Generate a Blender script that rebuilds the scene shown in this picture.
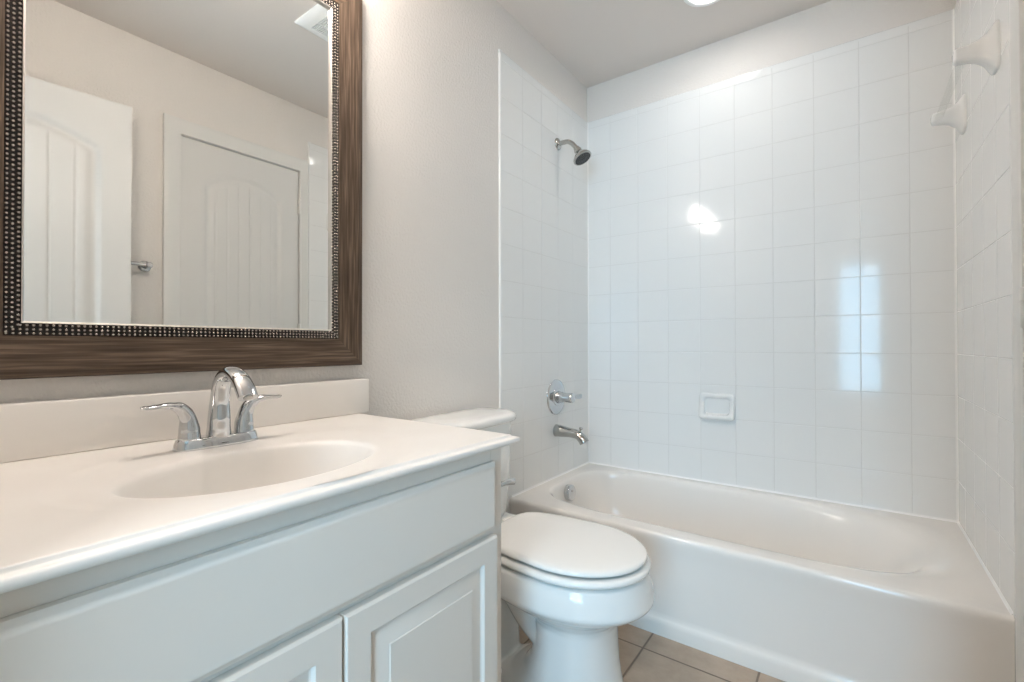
import bpy, bmesh, math, random
from mathutils import Vector, Matrix
random.seed(7)
PI = math.pi
sc = bpy.context.scene
COL = sc.collection
for o in list(bpy.data.objects):
    bpy.data.objects.remove(o)

# ------------------------------------------------------------------ camera
# room axes: x = 0 is the tiled/mirror wall, y = 0 the long tiled wall behind the tub, z = 0 the floor
CAM = Vector((1.1972, -2.37, 1.008))
yaw, pit, rol = math.radians(36.05), math.radians(0.465), math.radians(-0.086)
fw = Vector((-math.sin(yaw) * math.cos(pit), math.cos(yaw) * math.cos(pit), math.sin(pit)))
rt = Vector((math.cos(yaw), math.sin(yaw), 0))
up = rt.cross(fw)
rt2 = rt * math.cos(rol) + up * math.sin(rol)
up2 = up * math.cos(rol) - rt * math.sin(rol)
cd = bpy.data.cameras.new('camera')
cam = bpy.data.objects.new('camera', cd)
COL.objects.link(cam)
M3 = Matrix((rt2, up2, -fw)).transposed()
cam.matrix_world = Matrix.Translation(CAM) @ M3.to_4x4()
cd.sensor_width = 36.0
cd.lens = 468.3 / 1024 * 36
cd.clip_start = 0.02
sc.camera = cam

# ------------------------------------------------------------------ world, view, daylight
w = bpy.data.worlds.new('sky')
sc.world = w
w.use_nodes = True
nt = w.node_tree
nt.nodes.clear()
wo = nt.nodes.new('ShaderNodeOutputWorld')
bg = nt.nodes.new('ShaderNodeBackground')
bg.inputs['Color'].default_value = (0.36, 0.69, 1.0, 1)
bg.inputs['Strength'].default_value = 1.3
nt.links.new(bg.outputs[0], wo.inputs[0])
sc.view_settings.view_transform = 'Standard'
sc.view_settings.look = 'None'
sc.view_settings.exposure = 0.85
sc.view_settings.gamma = 1.0
sc.view_settings.use_curve_mapping = False
sc.cycles.max_bounces = 14
sc.cycles.diffuse_bounces = 7
sc.cycles.glossy_bounces = 6
sc.cycles.caustics_reflective = False
sc.cycles.caustics_refractive = False

DAY_POWER = 48.0          # daylight through the bedroom window
CAN_STRENGTH = 27.0       # recessed ceiling lamp lens
VAN_STRENGTH = 29.0       # frosted vanity lamp shades
BULB_STRENGTH = 105.0     # bulbs inside them
FILL_STRENGTH = 44.0     # unseen bedroom lamp added as flat fill

WIN = dict(x0=1.04, x1=2.05, z0=0.44, z1=1.95, y=-4.20)
ld = bpy.data.lights.new('window_daylight', 'AREA')
ld.shape = 'RECTANGLE'
ld.size = WIN['x1'] - WIN['x0']
ld.size_y = WIN['z1'] - WIN['z0']
ld.energy = DAY_POWER
ld.color = (0.36, 0.69, 1.0)
lo = bpy.data.objects.new('window_daylight', ld)
lo.location = ((WIN['x0'] + WIN['x1']) / 2, WIN['y'] - 0.16, (WIN['z0'] + WIN['z1']) / 2)
lo.rotation_euler = (PI / 2, 0, 0)
COL.objects.link(lo)

# ------------------------------------------------------------------ materials
def mat(name, color=(0.8, 0.8, 0.8), rough=0.5, metal=0.0, spec=0.5, coat=0.0, trans=0.0, ior=1.45):
    m = bpy.data.materials.new(name)
    m.use_nodes = True
    b = m.node_tree.nodes['Principled BSDF']
    b.inputs['Base Color'].default_value = (*color, 1)
    b.inputs['Roughness'].default_value = rough
    b.inputs['Metallic'].default_value = metal
    b.inputs['Specular IOR Level'].default_value = spec
    b.inputs['IOR'].default_value = ior
    b.inputs['Coat Weight'].default_value = coat
    b.inputs['Coat Roughness'].default_value = 0.04
    b.inputs['Transmission Weight'].default_value = trans
    return m

def N(m, t, **kw):
    n = m.node_tree.nodes.new(t)
    for k, v in kw.items():
        if k in n.inputs:
            n.inputs[k].default_value = v
        else:
            setattr(n, k, v)
    return n

def L(m, a, b):
    m.node_tree.links.new(a, b)

def bsdf(m):
    return m.node_tree.nodes['Principled BSDF']

def add_bump(m, scale, strength, dist=0.002, detail=3.0, stretch=None, rough_n=0.5):
    tc = N(m, 'ShaderNodeTexCoord')
    src = tc.outputs['Object']
    if stretch:
        mp = N(m, 'ShaderNodeMapping')
        mp.inputs['Scale'].default_value = stretch
        L(m, src, mp.inputs['Vector'])
        src = mp.outputs['Vector']
    nz = N(m, 'ShaderNodeTexNoise', Scale=scale, Detail=detail, Roughness=rough_n)
    L(m, src, nz.inputs['Vector'])
    bp = N(m, 'ShaderNodeBump', Strength=strength, Distance=dist)
    L(m, nz.outputs['Fac'], bp.inputs['Height'])
    L(m, bp.outputs['Normal'], bsdf(m).inputs['Normal'])
    return nz, src

def tint(m, scale, c1, c2, detail=4.0, stretch=None, lo=0.35, hi=0.65):
    tc = N(m, 'ShaderNodeTexCoord')
    src = tc.outputs['Object']
    if stretch:
        mp = N(m, 'ShaderNodeMapping')
        mp.inputs['Scale'].default_value = stretch
        L(m, src, mp.inputs['Vector'])
        src = mp.outputs['Vector']
    nz = N(m, 'ShaderNodeTexNoise', Scale=scale, Detail=detail)
    L(m, src, nz.inputs['Vector'])
    cr = N(m, 'ShaderNodeValToRGB')
    cr.color_ramp.elements[0].position = lo
    cr.color_ramp.elements[0].color = (*c1, 1)
    cr.color_ramp.elements[1].position = hi
    cr.color_ramp.elements[1].color = (*c2, 1)
    L(m, nz.outputs['Fac'], cr.inputs['Fac'])
    L(m, cr.outputs['Color'], bsdf(m).inputs['Base Color'])
    return cr

M = {}
M['paint'] = mat('wall_paint', (0.72, 0.688, 0.65), 0.55, spec=0.35)
add_bump(M['paint'], 115, 0.8, 0.003, 2.5)
M['ceil'] = mat('ceiling_paint', (0.69, 0.64, 0.60), 0.7, spec=0.2)
add_bump(M['ceil'], 110, 0.3, 0.002, 2.0)
M['bed'] = mat('bedroom_paint', (0.66, 0.63, 0.59), 0.7, spec=0.2)
add_bump(M['bed'], 110, 0.3, 0.002, 2.0)
M['carpet'] = mat('carpet', (0.42, 0.37, 0.31), 0.95, spec=0.1)
add_bump(M['carpet'], 400, 1.0, 0.004, 2.0)
M['tile'] = mat('glazed_tile', (0.78, 0.78, 0.765), 0.085, spec=0.38)
add_bump(M['tile'], 7, 0.012, 0.004, 1.0)
M['caulk'] = mat('white_caulk', (0.84, 0.835, 0.82), 0.3)
add_bump(M['caulk'], 60, 0.05, 0.001)
M['grout'] = mat('white_grout', (0.68, 0.675, 0.655), 0.8, spec=0.2)
add_bump(M['grout'], 500, 0.3, 0.001)
M['porcelain'] = mat('porcelain', (0.82, 0.82, 0.80), 0.08, spec=0.5, coat=0.3)
add_bump(M['porcelain'], 6, 0.01, 0.003, 1.0)
M['seat'] = mat('seat_plastic', (0.83, 0.82, 0.79), 0.16, spec=0.5)
add_bump(M['seat'], 6, 0.01, 0.003, 1.0)
M['enamel'] = mat('tub_enamel', (0.80, 0.77, 0.73), 0.12, spec=0.5)
add_bump(M['enamel'], 5, 0.015, 0.004, 1.0)
M['marble'] = mat('cultured_marble', (0.84, 0.80, 0.75), 0.28, spec=0.3)
tint(M['marble'], 7, (0.775, 0.742, 0.70), (0.795, 0.765, 0.725), 6, lo=0.4, hi=0.6)
M['cabinet'] = mat('cabinet_paint', (0.745, 0.71, 0.66), 0.32, spec=0.4)
add_bump(M['cabinet'], 60, 0.03, 0.002, 2.0)
M['trim'] = mat('trim_paint', (0.70, 0.695, 0.67), 0.35, spec=0.4)
add_bump(M['trim'], 60, 0.03, 0.002, 2.0)
M['door'] = mat('door_paint', (0.66, 0.655, 0.635), 0.38, spec=0.4)
add_bump(M['door'], 260, 0.06, 0.001, 2.0, (1, 1, 0.1))
M['chrome'] = mat('chrome', (0.62, 0.63, 0.64), 0.04, metal=1.0)
add_bump(M['chrome'], 40, 0.004, 0.001)
M['nickel'] = mat('satin_chrome', (0.50, 0.49, 0.465), 0.12, metal=1.0)
add_bump(M['nickel'], 40, 0.004, 0.001)
M['hinge'] = mat('brushed_hinge', (0.74, 0.73, 0.70), 0.35, metal=0.7)
add_bump(M['hinge'], 200, 0.02, 0.001)
M['dish'] = mat('dish_ceramic', (0.76, 0.76, 0.745), 0.12, spec=0.4)
add_bump(M['dish'], 6, 0.01, 0.003, 1.0)
M['dark'] = mat('dark_rubber', (0.035, 0.035, 0.037), 0.5)
add_bump(M['dark'], 200, 0.2, 0.001)
M['pewter'] = mat('dark_bronze_strip', (0.012, 0.009, 0.008), 0.5, spec=0.3)
add_bump(M['pewter'], 300, 0.1, 0.0005)
M['bead'] = mat('antique_bead', (0.34, 0.30, 0.27), 0.20, metal=0.9)
add_bump(M['bead'], 300, 0.05, 0.0005)
M['lip'] = mat('pewter_lip', (0.60, 0.56, 0.52), 0.35, metal=0.8)
add_bump(M['lip'], 300, 0.05, 0.0005)
M['mirror'] = mat('mirror_silver', (0.90, 0.915, 0.90), 0.0, metal=1.0)
add_bump(M['mirror'], 1.0, 0.0, 0.0001)
M['vent'] = mat('vent_plastic', (0.80, 0.80, 0.78), 0.4)
add_bump(M['vent'], 100, 0.02, 0.001)
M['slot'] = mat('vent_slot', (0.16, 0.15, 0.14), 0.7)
add_bump(M['slot'], 100, 0.1, 0.001)

# brown weathered wood of the mirror frame, grain along local x
m = M['wood'] = mat('weathered_wood', (0.16, 0.11, 0.08), 0.45, spec=0.35)
cr = tint(m, 3.5, (0.042, 0.026, 0.016), (0.195, 0.138, 0.096), 9.0, (2.0, 55, 55), 0.28, 0.74)
e = cr.color_ramp.elements.new(0.5)
e.color = (0.092, 0.062, 0.042, 1)
add_bump(m, 4.0, 0.35, 0.002, 6.0, (1.5, 60, 60))

# beige floor tile with darker grout lines
m = M['floor'] = mat('floor_tile', (0.45, 0.35, 0.26), 0.4, spec=0.4)
tc = N(m, 'ShaderNodeTexCoord')
sx = N(m, 'ShaderNodeSeparateXYZ')
L(m, tc.outputs['Object'], sx.inputs[0])
PIT = 0.332
def gridline(out, off):
    a = N(m, 'ShaderNodeMath', operation='ADD')
    L(m, out, a.inputs[0]); a.inputs[1].default_value = -off + 20 * PIT + PIT / 2
    b = N(m, 'ShaderNodeMath', operation='MODULO')
    L(m, a.outputs[0], b.inputs[0]); b.inputs[1].default_value = PIT
    c = N(m, 'ShaderNodeMath', operation='SUBTRACT')
    L(m, b.outputs[0], c.inputs[0]); c.inputs[1].default_value = PIT / 2
    d = N(m, 'ShaderNodeMath', operation='ABSOLUTE')
    L(m, c.outputs[0], d.inputs[0])
    return d.outputs[0]
mn = N(m, 'ShaderNodeMath', operation='MINIMUM')
L(m, gridline(sx.outputs['X'], 0.627), mn.inputs[0])
L(m, gridline(sx.outputs['Y'], -0.850), mn.inputs[1])
mr_ = N(m, 'ShaderNodeMapRange')
L(m, mn.outputs[0], mr_.inputs['Value'])
mr_.inputs['From Min'].default_value = 0.0022
mr_.inputs['From Max'].default_value = 0.0040
nz = N(m, 'ShaderNodeTexNoise', Scale=9.0, Detail=8.0, Roughness=0.65)
L(m, tc.outputs['Object'], nz.inputs['Vector'])
cr = N(m, 'ShaderNodeValToRGB')
cr.color_ramp.elements[0].position = 0.3
cr.color_ramp.elements[0].color = (0.37, 0.29, 0.22, 1)
cr.color_ramp.elements[1].position = 0.7
cr.color_ramp.elements[1].color = (0.50, 0.405, 0.32, 1)
L(m, nz.outputs['Fac'], cr.inputs['Fac'])
mx = N(m, 'ShaderNodeMix', data_type='RGBA')
L(m, mr_.outputs['Result'], mx.inputs['Factor'])
mx.inputs['A'].default_value = (0.20, 0.155, 0.12, 1)
L(m, cr.outputs['Color'], mx.inputs['B'])
L(m, mx.outputs['Result'], bsdf(m).inputs['Base Color'])
bp = N(m, 'ShaderNodeBump', Strength=0.8, Distance=0.002)
L(m, mr_.outputs['Result'], bp.inputs['Height'])
L(m, bp.outputs['Normal'], bsdf(m).inputs['Normal'])

# window pane: thin clear sheet with a gloss
m = M['pane'] = bpy.data.materials.new('window_pane')
m.use_nodes = True
m.node_tree.nodes.clear()
out = N(m, 'ShaderNodeOutputMaterial')
tr = N(m, 'ShaderNodeBsdfTransparent')
tr.inputs['Color'].default_value = (0.97, 0.99, 0.98, 1)
gl = N(m, 'ShaderNodeBsdfGlossy', Roughness=0.0)
ms = N(m, 'ShaderNodeMixShader')
ms.inputs[0].default_value = 0.06
L(m, tr.outputs[0], ms.inputs[1]); L(m, gl.outputs[0], ms.inputs[2]); L(m, ms.outputs[0], out.inputs[0])

# clear rod: see-through with a gloss that grows towards the rim
m = M['acrylic'] = bpy.data.materials.new('clear_acrylic')
m.use_nodes = True
m.node_tree.nodes.clear()
out = N(m, 'ShaderNodeOutputMaterial')
tr = N(m, 'ShaderNodeBsdfTransparent')
tr.inputs['Color'].default_value = (0.97, 0.975, 0.97, 1)
gl = N(m, 'ShaderNodeBsdfGlossy', Roughness=0.03)
fr = N(m, 'ShaderNodeLayerWeight', Blend=0.25)
fs = N(m, 'ShaderNodeMath', operation='MULTIPLY')
L(m, fr.outputs['Facing'], fs.inputs[0]); fs.inputs[1].default_value = 0.22
ms = N(m, 'ShaderNodeMixShader')
L(m, fs.outputs[0], ms.inputs[0]); L(m, tr.outputs[0], ms.inputs[1]); L(m, gl.outputs[0], ms.inputs[2]); L(m, ms.outputs[0], out.inputs[0])

def lamp_mat(name, color, strength):
    mm = bpy.data.materials.new(name)
    mm.use_nodes = True
    mm.node_tree.nodes.clear()
    o_ = N(mm, 'ShaderNodeOutputMaterial')
    e_ = N(mm, 'ShaderNodeEmission')
    e_.inputs['Color'].default_value = (*color, 1)
    e_.inputs['Strength'].default_value = strength
    L(mm, e_.outputs[0], o_.inputs[0])
    return mm
M['can_glow'] = lamp_mat('recessed_lamp_glow', (1.0, 0.94, 0.89), CAN_STRENGTH)
M['shade_glow'] = lamp_mat('lamp_shade_glow', (1.0, 0.91, 0.84), VAN_STRENGTH)
M['bulb_glow'] = lamp_mat('bulb_glow', (1.0, 0.91, 0.84), BULB_STRENGTH)
M['fill_glow'] = lamp_mat('bedroom_fill_glow', (1.0, 0.92, 0.86), FILL_STRENGTH)

# ------------------------------------------------------------------ mesh helpers
def bm_new():
    return bmesh.new()

def box(bm, x0, x1, y0, y1, z0, z1, bev=0.0, seg=2):
    r = bmesh.ops.create_cube(bm, size=1.0)
    vs = r['verts']
    for v in vs:
        v.co = Vector(((x0 + x1) / 2 + v.co.x * (x1 - x0), (y0 + y1) / 2 + v.co.y * (y1 - y0), (z0 + z1) / 2 + v.co.z * (z1 - z0)))
    if bev > 0:
        es = list({e for v in vs for e in v.link_edges})
        bmesh.ops.bevel(bm, geom=es, offset=bev, segments=seg, profile=0.5, affect='EDGES')
    return bm

def loft(bm, rings, cap0=True, cap1=True, closed=True):
    R = [[bm.verts.new(p) for p in ring] for ring in rings]
    n = len(R[0])
    for a, b in zip(R, R[1:]):
        for i in range(n if closed else n - 1):
            j = (i + 1) % n
            bm.faces.new((a[i], a[j], b[j], b[i]))
    if cap0:
        bm.faces.new(list(reversed(R[0])))
    if cap1:
        bm.faces.new(R[-1])
    return R

def lathe(bm, origin, axis, prof, seg=40):
    """prof: (radius, distance along axis) pairs; radius 0 ends close with a tiny ring."""
    axis = Vector(axis).normalized()
    ref = Vector((0, 0, 1)) if abs(axis.z) < 0.9 else Vector((1, 0, 0))
    a = axis.cross(ref).normalized()
    b = axis.cross(a)
    o = Vector(origin)
    rings = []
    for r, d in prof:
        r = max(r, 1e-5)
        rings.append([o + axis * d + (a * math.cos(t) + b * math.sin(t)) * r for t in (2 * PI * i / seg for i in range(seg))])
    loft(bm, rings)

def catmull(pts, per=8):
    P = [Vector(p) for p in pts]
    P = [P[0] * 2 - P[1]] + P + [P[-1] * 2 - P[-2]]
    out = []
    for i in range(1, len(P) - 2):
        p0, p1, p2, p3 = P[i - 1:i + 3]
        for k in range(per):
            t = k / per
            out.append(0.5 * ((2 * p1) + (p2 - p0) * t + (2 * p0 - 5 * p1 + 4 * p2 - p3) * t * t + (3 * p1 - p0 - 3 * p2 + p3) * t ** 3))
    out.append(P[-2])
    return out

def sweep(bm, path, sec, side, seg=24, sq=2.0):
    """path: points; sec(t) -> (half width along side, half thickness); planar frame."""
    side = Vector(side).normalized()
    rings = []
    n = len(path)
    for i, p in enumerate(path):
        p = Vector(p)
        t = (Vector(path[min(i + 1, n - 1)]) - Vector(path[max(i - 1, 0)])).normalized()
        nrm = t.cross(side).normalized()
        ra, rb = sec(i / (n - 1))
        ring = []
        for k in range(seg):
            a = 2 * PI * k / seg
            c, s = math.cos(a), math.sin(a)
            ring.append(p + side * (ra * math.copysign(abs(c) ** (2 / sq), c)) + nrm * (rb * math.copysign(abs(s) ** (2 / sq), s)))
        rings.append(ring)
    loft(bm, rings)

def lerp_table(tab):
    def f(t):
        for (t0, *a), (t1, *b) in zip(tab, tab[1:]):
            if t <= t1:
                k = (t - t0) / (t1 - t0)
                k = k * k * (3 - 2 * k)
                return tuple(x + (y - x) * k for x, y in zip(a, b))
        return tuple(tab[-1][1:])
    return f

def obj(name, bm, material, parent=None, smooth=40, label=None):
    bmesh.ops.recalc_face_normals(bm, faces=bm.faces[:])
    if parent is not None:
        o = parent
        off = Vector((0, 0, 0))
        while o is not None:
            off += o.location
            o = o.parent
        bmesh.ops.translate(bm, verts=bm.verts[:], vec=-off)
    me = bpy.data.meshes.new(name)
    bm.to_mesh(me)
    bm.free()
    o = bpy.data.objects.new(name, me)
    COL.objects.link(o)
    for mm in (material if isinstance(material, list) else [material]):
        me.materials.append(mm)
    if smooth:
        me.shade_smooth()
        me.set_sharp_from_angle(angle=math.radians(smooth))
    if parent is not None:
        o.parent = parent
    if label:
        o['label'] = label
    return o

def thing(name, label, cat, loc, group=None):
    o = bpy.data.objects.new(name, None)
    o.empty_display_size = 0.05
    o.location = loc
    COL.objects.link(o)
    o['label'] = label
    o['category'] = cat
    if group:
        o['group'] = group
    return o

def struct(o):
    o['kind'] = 'structure'
    return o

# ------------------------------------------------------------------ room shell
W, TH = 1.5085, 0.008           # tile face of the right wall, tile thickness
CEIL, TT, TUBZ = 2.456, 2.2587, 0.349
YF = -2.45                      # front wall, the camera stands in its doorway
XR = W + TH
CD0, CD1 = -1.457, -0.845       # closet door leaf along y
DX0, DX1 = 0.66, 1.42           # entry doorway along x

b = bm_new(); box(b, -0.12, 1.75, YF - 0.12, 0.12, -0.08, 0.0)
struct(obj('floor', b, M['floor'], smooth=0))
b = bm_new(); box(b, -0.12, 1.75, YF - 0.12, 0.12, CEIL, CEIL + 0.08)
struct(obj('ceiling', b, M['ceil'], smooth=0))
b = bm_new(); box(b, -0.12, -TH, YF - 0.12, 0.12, 0, CEIL)
struct(obj('wall_left', b, M['paint'], smooth=0))
b = bm_new(); box(b, -TH, XR, TH, 0.12, 0, CEIL)
struct(obj('wall_back', b, M['paint'], smooth=0))
b = bm_new()
box(b, XR, XR + 0.12, CD1 + 0.012, 0.12, 0, CEIL)
box(b, XR, XR + 0.12, YF - 0.12, CD0 - 0.012, 0, CEIL)
box(b, XR, XR + 0.12, CD0 - 0.012, CD1 + 0.012, 2.070, CEIL)
struct(obj('wall_right', b, M['paint'], smooth=0))
b = bm_new()
box(b, -TH, DX0, YF - 0.12, YF, 0, CEIL)
box(b, DX1, XR, YF - 0.12, YF, 0, CEIL)
box(b, DX0, DX1, YF - 0.12, YF, 2.06, CEIL)
struct(obj('wall_front', b, M['paint'], smooth=0))

# glazed wall tile: every tile a cushion-edged face over a grout bed
TP, X0, TE, TER = 0.1556, 0.1337, -0.809, -0.788
def tile_field(name, us, vs, P, label=None):
    """us, vs: grout line positions; P(u, v, d) maps to the room, d = depth behind the tile face."""
    bm = bm_new()
    g, bv, dep = 0.0010, 0.0014, 0.0010
    for a0, a1 in zip(us, us[1:]):
        for c0, c1 in zip(vs, vs[1:]):
            tu, tv = random.gauss(0, 0.0010), random.gauss(0, 0.0010)
            uc, vc = (a0 + a1) / 2, (c0 + c1) / 2
            def pt(u, v, d):
                return P(u, v, d + (u - uc) * tu + (v - vc) * tv)
            rings = []
            for ins, d in ((g, dep + 0.0012), (g + 0.0001, 0.0006), (g + bv * 0.45, 0.0002), (g + bv, 0.0)):
                rings.append([pt(a0 + ins, c0 + ins, d), pt(a1 - ins, c0 + ins, d), pt(a1 - ins, c1 - ins, d), pt(a0 + ins, c1 - ins, d)])
            loft(bm, rings, cap0=False)
    t_faces = len(bm.faces)
    q = [bm.verts.new(P(u, v, dep)) for u, v in ((us[0], vs[0]), (us[-1], vs[0]), (us[-1], vs[-1]), (us[0], vs[-1]))]
    f = bm.faces.new(q)
    bm.faces.ensure_lookup_table()
    for i, fc in enumerate(bm.faces):
        fc.material_index = 0 if i < t_faces else 1
    o = obj(name, bm, [M['tile'], M['grout']], smooth=0)
    return struct(o)
rows = [TUBZ + 0.002] + [TUBZ + TP * k for k in range(1, 13)] + [TT - 0.004]
ub = [0.0] + [X0 + TP * k for k in range(0, 9)] + [W]
tile_field('wall_back_tile', ub, rows, lambda u, v, d: Vector((u, d, v)))
ul = [TE + 0.013] + [TE + 0.013 + 0.1556 * k for k in range(1, 6)] + [0.0]
tile_field('wall_left_tile', ul, rows, lambda u, v, d: Vector((-d, u, v)))
ur = [TER + 0.013] + [-X0 - TP * k for k in range(3, -1, -1)] + [0.0]
tile_field('wall_right_tile', ur, rows, lambda u, v, d: Vector((W + d, u, v)))

# bullnose strips that finish the tile edges
def bullnose(name, pts, side, nrm, depth=TH + 0.001):
    """pts: the two ends of the strip; side: in-plane direction outwards; nrm: towards the room."""
    bm = bm_new()
    side, nrm = Vector(side), Vector(nrm)
    rings = []
    for p in pts:
        p = Vector(p)
        ring = [p - side * 0.002 - nrm * depth, p - side * 0.002, p + side * 0.005]
        for k in range(1, 7):
            a = PI / 2 * k / 6
            ring.append(p + side * (0.005 + 0.008 * math.sin(a)) - nrm * (depth * (1 - math.cos(a))))
        rings.append(ring)
    loft(bm, rings)
    return struct(obj(name, bm, M['tile'], smooth=50))
bullnose('trim_1', [(0, TE + 0.013, 0.0), (0, TE + 0.013, TT)], (0, -1, 0), (1, 0, 0))
bullnose('trim_2', [(W, TER + 0.013, 0.0), (W, TER + 0.013, TT)], (0, -1, 0), (-1, 0, 0))
bullnose('trim_3', [(0, TE, TT - 0.013), (0, 0, TT - 0.013)], (0, 0, 1), (1, 0, 0))
bullnose('trim_4', [(0, 0, TT - 0.013), (W, 0, TT - 0.013)], (0, 0, 1), (0, -1, 0))
bullnose('trim_5', [(W, TER, TT - 0.013), (W, 0, TT - 0.013)], (0, 0, 1), (-1, 0, 0))
# wall strips of tile running down in front of the tub
b = bm_new(); box(b, -TH, -0.0002, TE + 0.011, -0.60, 0, TUBZ + 0.003, 0.0008, 1)
struct(obj('trim_6', b, M['tile']))
b = bm_new(); box(b, W + 0.0002, XR, TER + 0.011, -0.60, 0, TUBZ + 0.003, 0.0008, 1)
struct(obj('trim_7', b, M['tile']))
# white caulk beads where the walls meet and along the tub
def caulk(name, p0, p1, n1, n2, r=0.006):
    bm = bm_new()
    n1, n2 = Vector(n1), Vector(n2)
    rings = []
    for p in (p0, p1):
        p = Vector(p)
        ring = [p - n1 * 0.001 - n2 * 0.001]
        for k in range(6):
            a = PI / 2 * k / 5
            ring.append(p + n1 * r * (1 - math.sin(a)) + n2 * r * (1 - math.cos(a)))
        rings.append(ring)
    loft(bm, rings)
    return struct(obj(name, bm, M['caulk'], smooth=60))
caulk('trim_8', (0, 0, TUBZ), (0, 0, TT - 0.004), (1, 0, 0), (0, -1, 0))
caulk('trim_9', (W, 0, TUBZ), (W, 0, TT - 0.004), (-1, 0, 0), (0, -1, 0))
caulk('trim_10', (0, 0, TUBZ - 0.001), (W, 0, TUBZ - 0.001), (0, -1, 0), (0, 0, 1), 0.009)
caulk('trim_11', (0, -0.73, TUBZ - 0.001), (0, 0, TUBZ - 0.001), (1, 0, 0), (0, 0, 1), 0.009)
caulk('trim_12', (W, -0.73, TUBZ - 0.001), (W, 0, TUBZ - 0.001), (-1, 0, 0), (0, 0, 1), 0.009)

# baseboards
def baseboard(name, x0, x1, y0, y1):
    b = bm_new(); box(b, x0, x1, y0, y1, 0, 0.083, 0.004)
    return struct(obj(name, b, M['trim']))
baseboard('baseboard_left', -TH, 0.006, -1.515, TE - 0.002)
baseboard('baseboard_right', XR - 0.014, XR, YF, CD0 - 0.075)
baseboard('baseboard_front', 0.57, DX0 - 0.065, YF, YF + 0.014)

# ------------------------------------------------------------------ bedroom seen only through reflections, with its daylight window
BX0, BX1, BY = -1.4, 3.4, WIN['y']
b = bm_new(); box(b, BX0 - .1, BX1 + .1, BY - 0.3, YF - 0.12, -0.08, 0.004)
struct(obj('floor_bedroom', b, M['carpet'], smooth=0))
b = bm_new(); box(b, BX0 - .1, BX1 + .1, BY - 0.12, YF - 0.12, CEIL, CEIL + 0.08)
struct(obj('ceiling_bedroom', b, M['bed'], smooth=0))
b = bm_new(); box(b, BX0 - .1, BX0, BY - 0.12, YF - 0.12, 0, CEIL)
struct(obj('wall_bedroom_left', b, M['bed'], smooth=0))
b = bm_new(); box(b, BX1, BX1 + .1, BY - 0.12, YF - 0.12, 0, CEIL)
struct(obj('wall_bedroom_right', b, M['bed'], smooth=0))
b = bm_new()
box(b, BX0, WIN['x0'], BY - 0.12, BY, 0, CEIL)
box(b, WIN['x1'], BX1, BY - 0.12, BY, 0, CEIL)
box(b, WIN['x0'], WIN['x1'], BY - 0.12, BY, 0, WIN['z0'])
box(b, WIN['x0'], WIN['x1'], BY - 0.12, BY, WIN['z1'], CEIL)
struct(obj('wall_bedroom_back', b, M['bed'], smooth=0))
b = bm_new()
box(b, BX0, -TH - 0.112, YF - 0.12, YF - 0.02, 0, CEIL)
box(b, XR + 0.12, BX1, YF - 0.12, YF - 0.02, 0, CEIL)
struct(obj('wall_bedroom_front', b, M['bed'], smooth=0))
win = bpy.data.objects.new('window_1', None)
win.location = ((WIN['x0'] + WIN['x1']) / 2, BY - 0.06, WIN['z0'])
COL.objects.link(win); struct(win)
b = bm_new()
for (xa, xb, za, zb) in ((WIN['x0'], WIN['x0'] + .04, WIN['z0'], WIN['z1']), (WIN['x1'] - .04, WIN['x1'], WIN['z0'], WIN['z1']),
                         (WIN['x0'], WIN['x1'], WIN['z0'], WIN['z0'] + .04), (WIN['x0'], WIN['x1'], WIN['z1'] - .04, WIN['z1'])):
    box(b, xa, xb, BY - 0.08, BY - 0.04, za, zb, 0.003)
obj('window_frame', b, M['trim'], win)
b = bm_new(); box(b, WIN['x0'] + .02, WIN['x1'] - .02, BY - 0.063, BY - 0.059, WIN['z0'] + .02, WIN['z1'] - .02)
obj('pane', b, M['pane'], win, smooth=0)

# ------------------------------------------------------------------ doors
def casing(name, prof, ylo, yhi, zt, xw):
    """three mitred casing boards around an opening in the right wall; prof: (distance out from opening, height off wall)"""
    bm = bm_new()
    rings = []
    for (y, z, sy, sz) in ((ylo, 0.0, -1, 0), (ylo, zt, -1, 1), (yhi, zt, 1, 1), (yhi, 0.0, 1, 0)):
        rings.append([Vector((xw - h, y + sy * (u if sy < 0 else u2), z + sz * u)) for (u, h), (u2, _) in zip(prof, RPROF)])
    loft(bm, rings)
    return struct(obj(name, bm, M['trim'], smooth=35))
CPROF = [(0.0, -0.002), (0.0, 0.010), (0.004, 0.012), (0.014, 0.011), (0.018, 0.013), (0.052, 0.017), (0.067, 0.018), (0.072, 0.016), (0.074, 0.012), (0.074, -0.002)]
RPROF = [(0.0, -0.002), (0.0, 0.010), (0.004, 0.012), (0.012, 0.011), (0.016, 0.013), (0.036, 0.017), (0.043, 0.018), (0.047, 0.016), (0.048, 0.012), (0.048, -0.002)]

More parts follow.
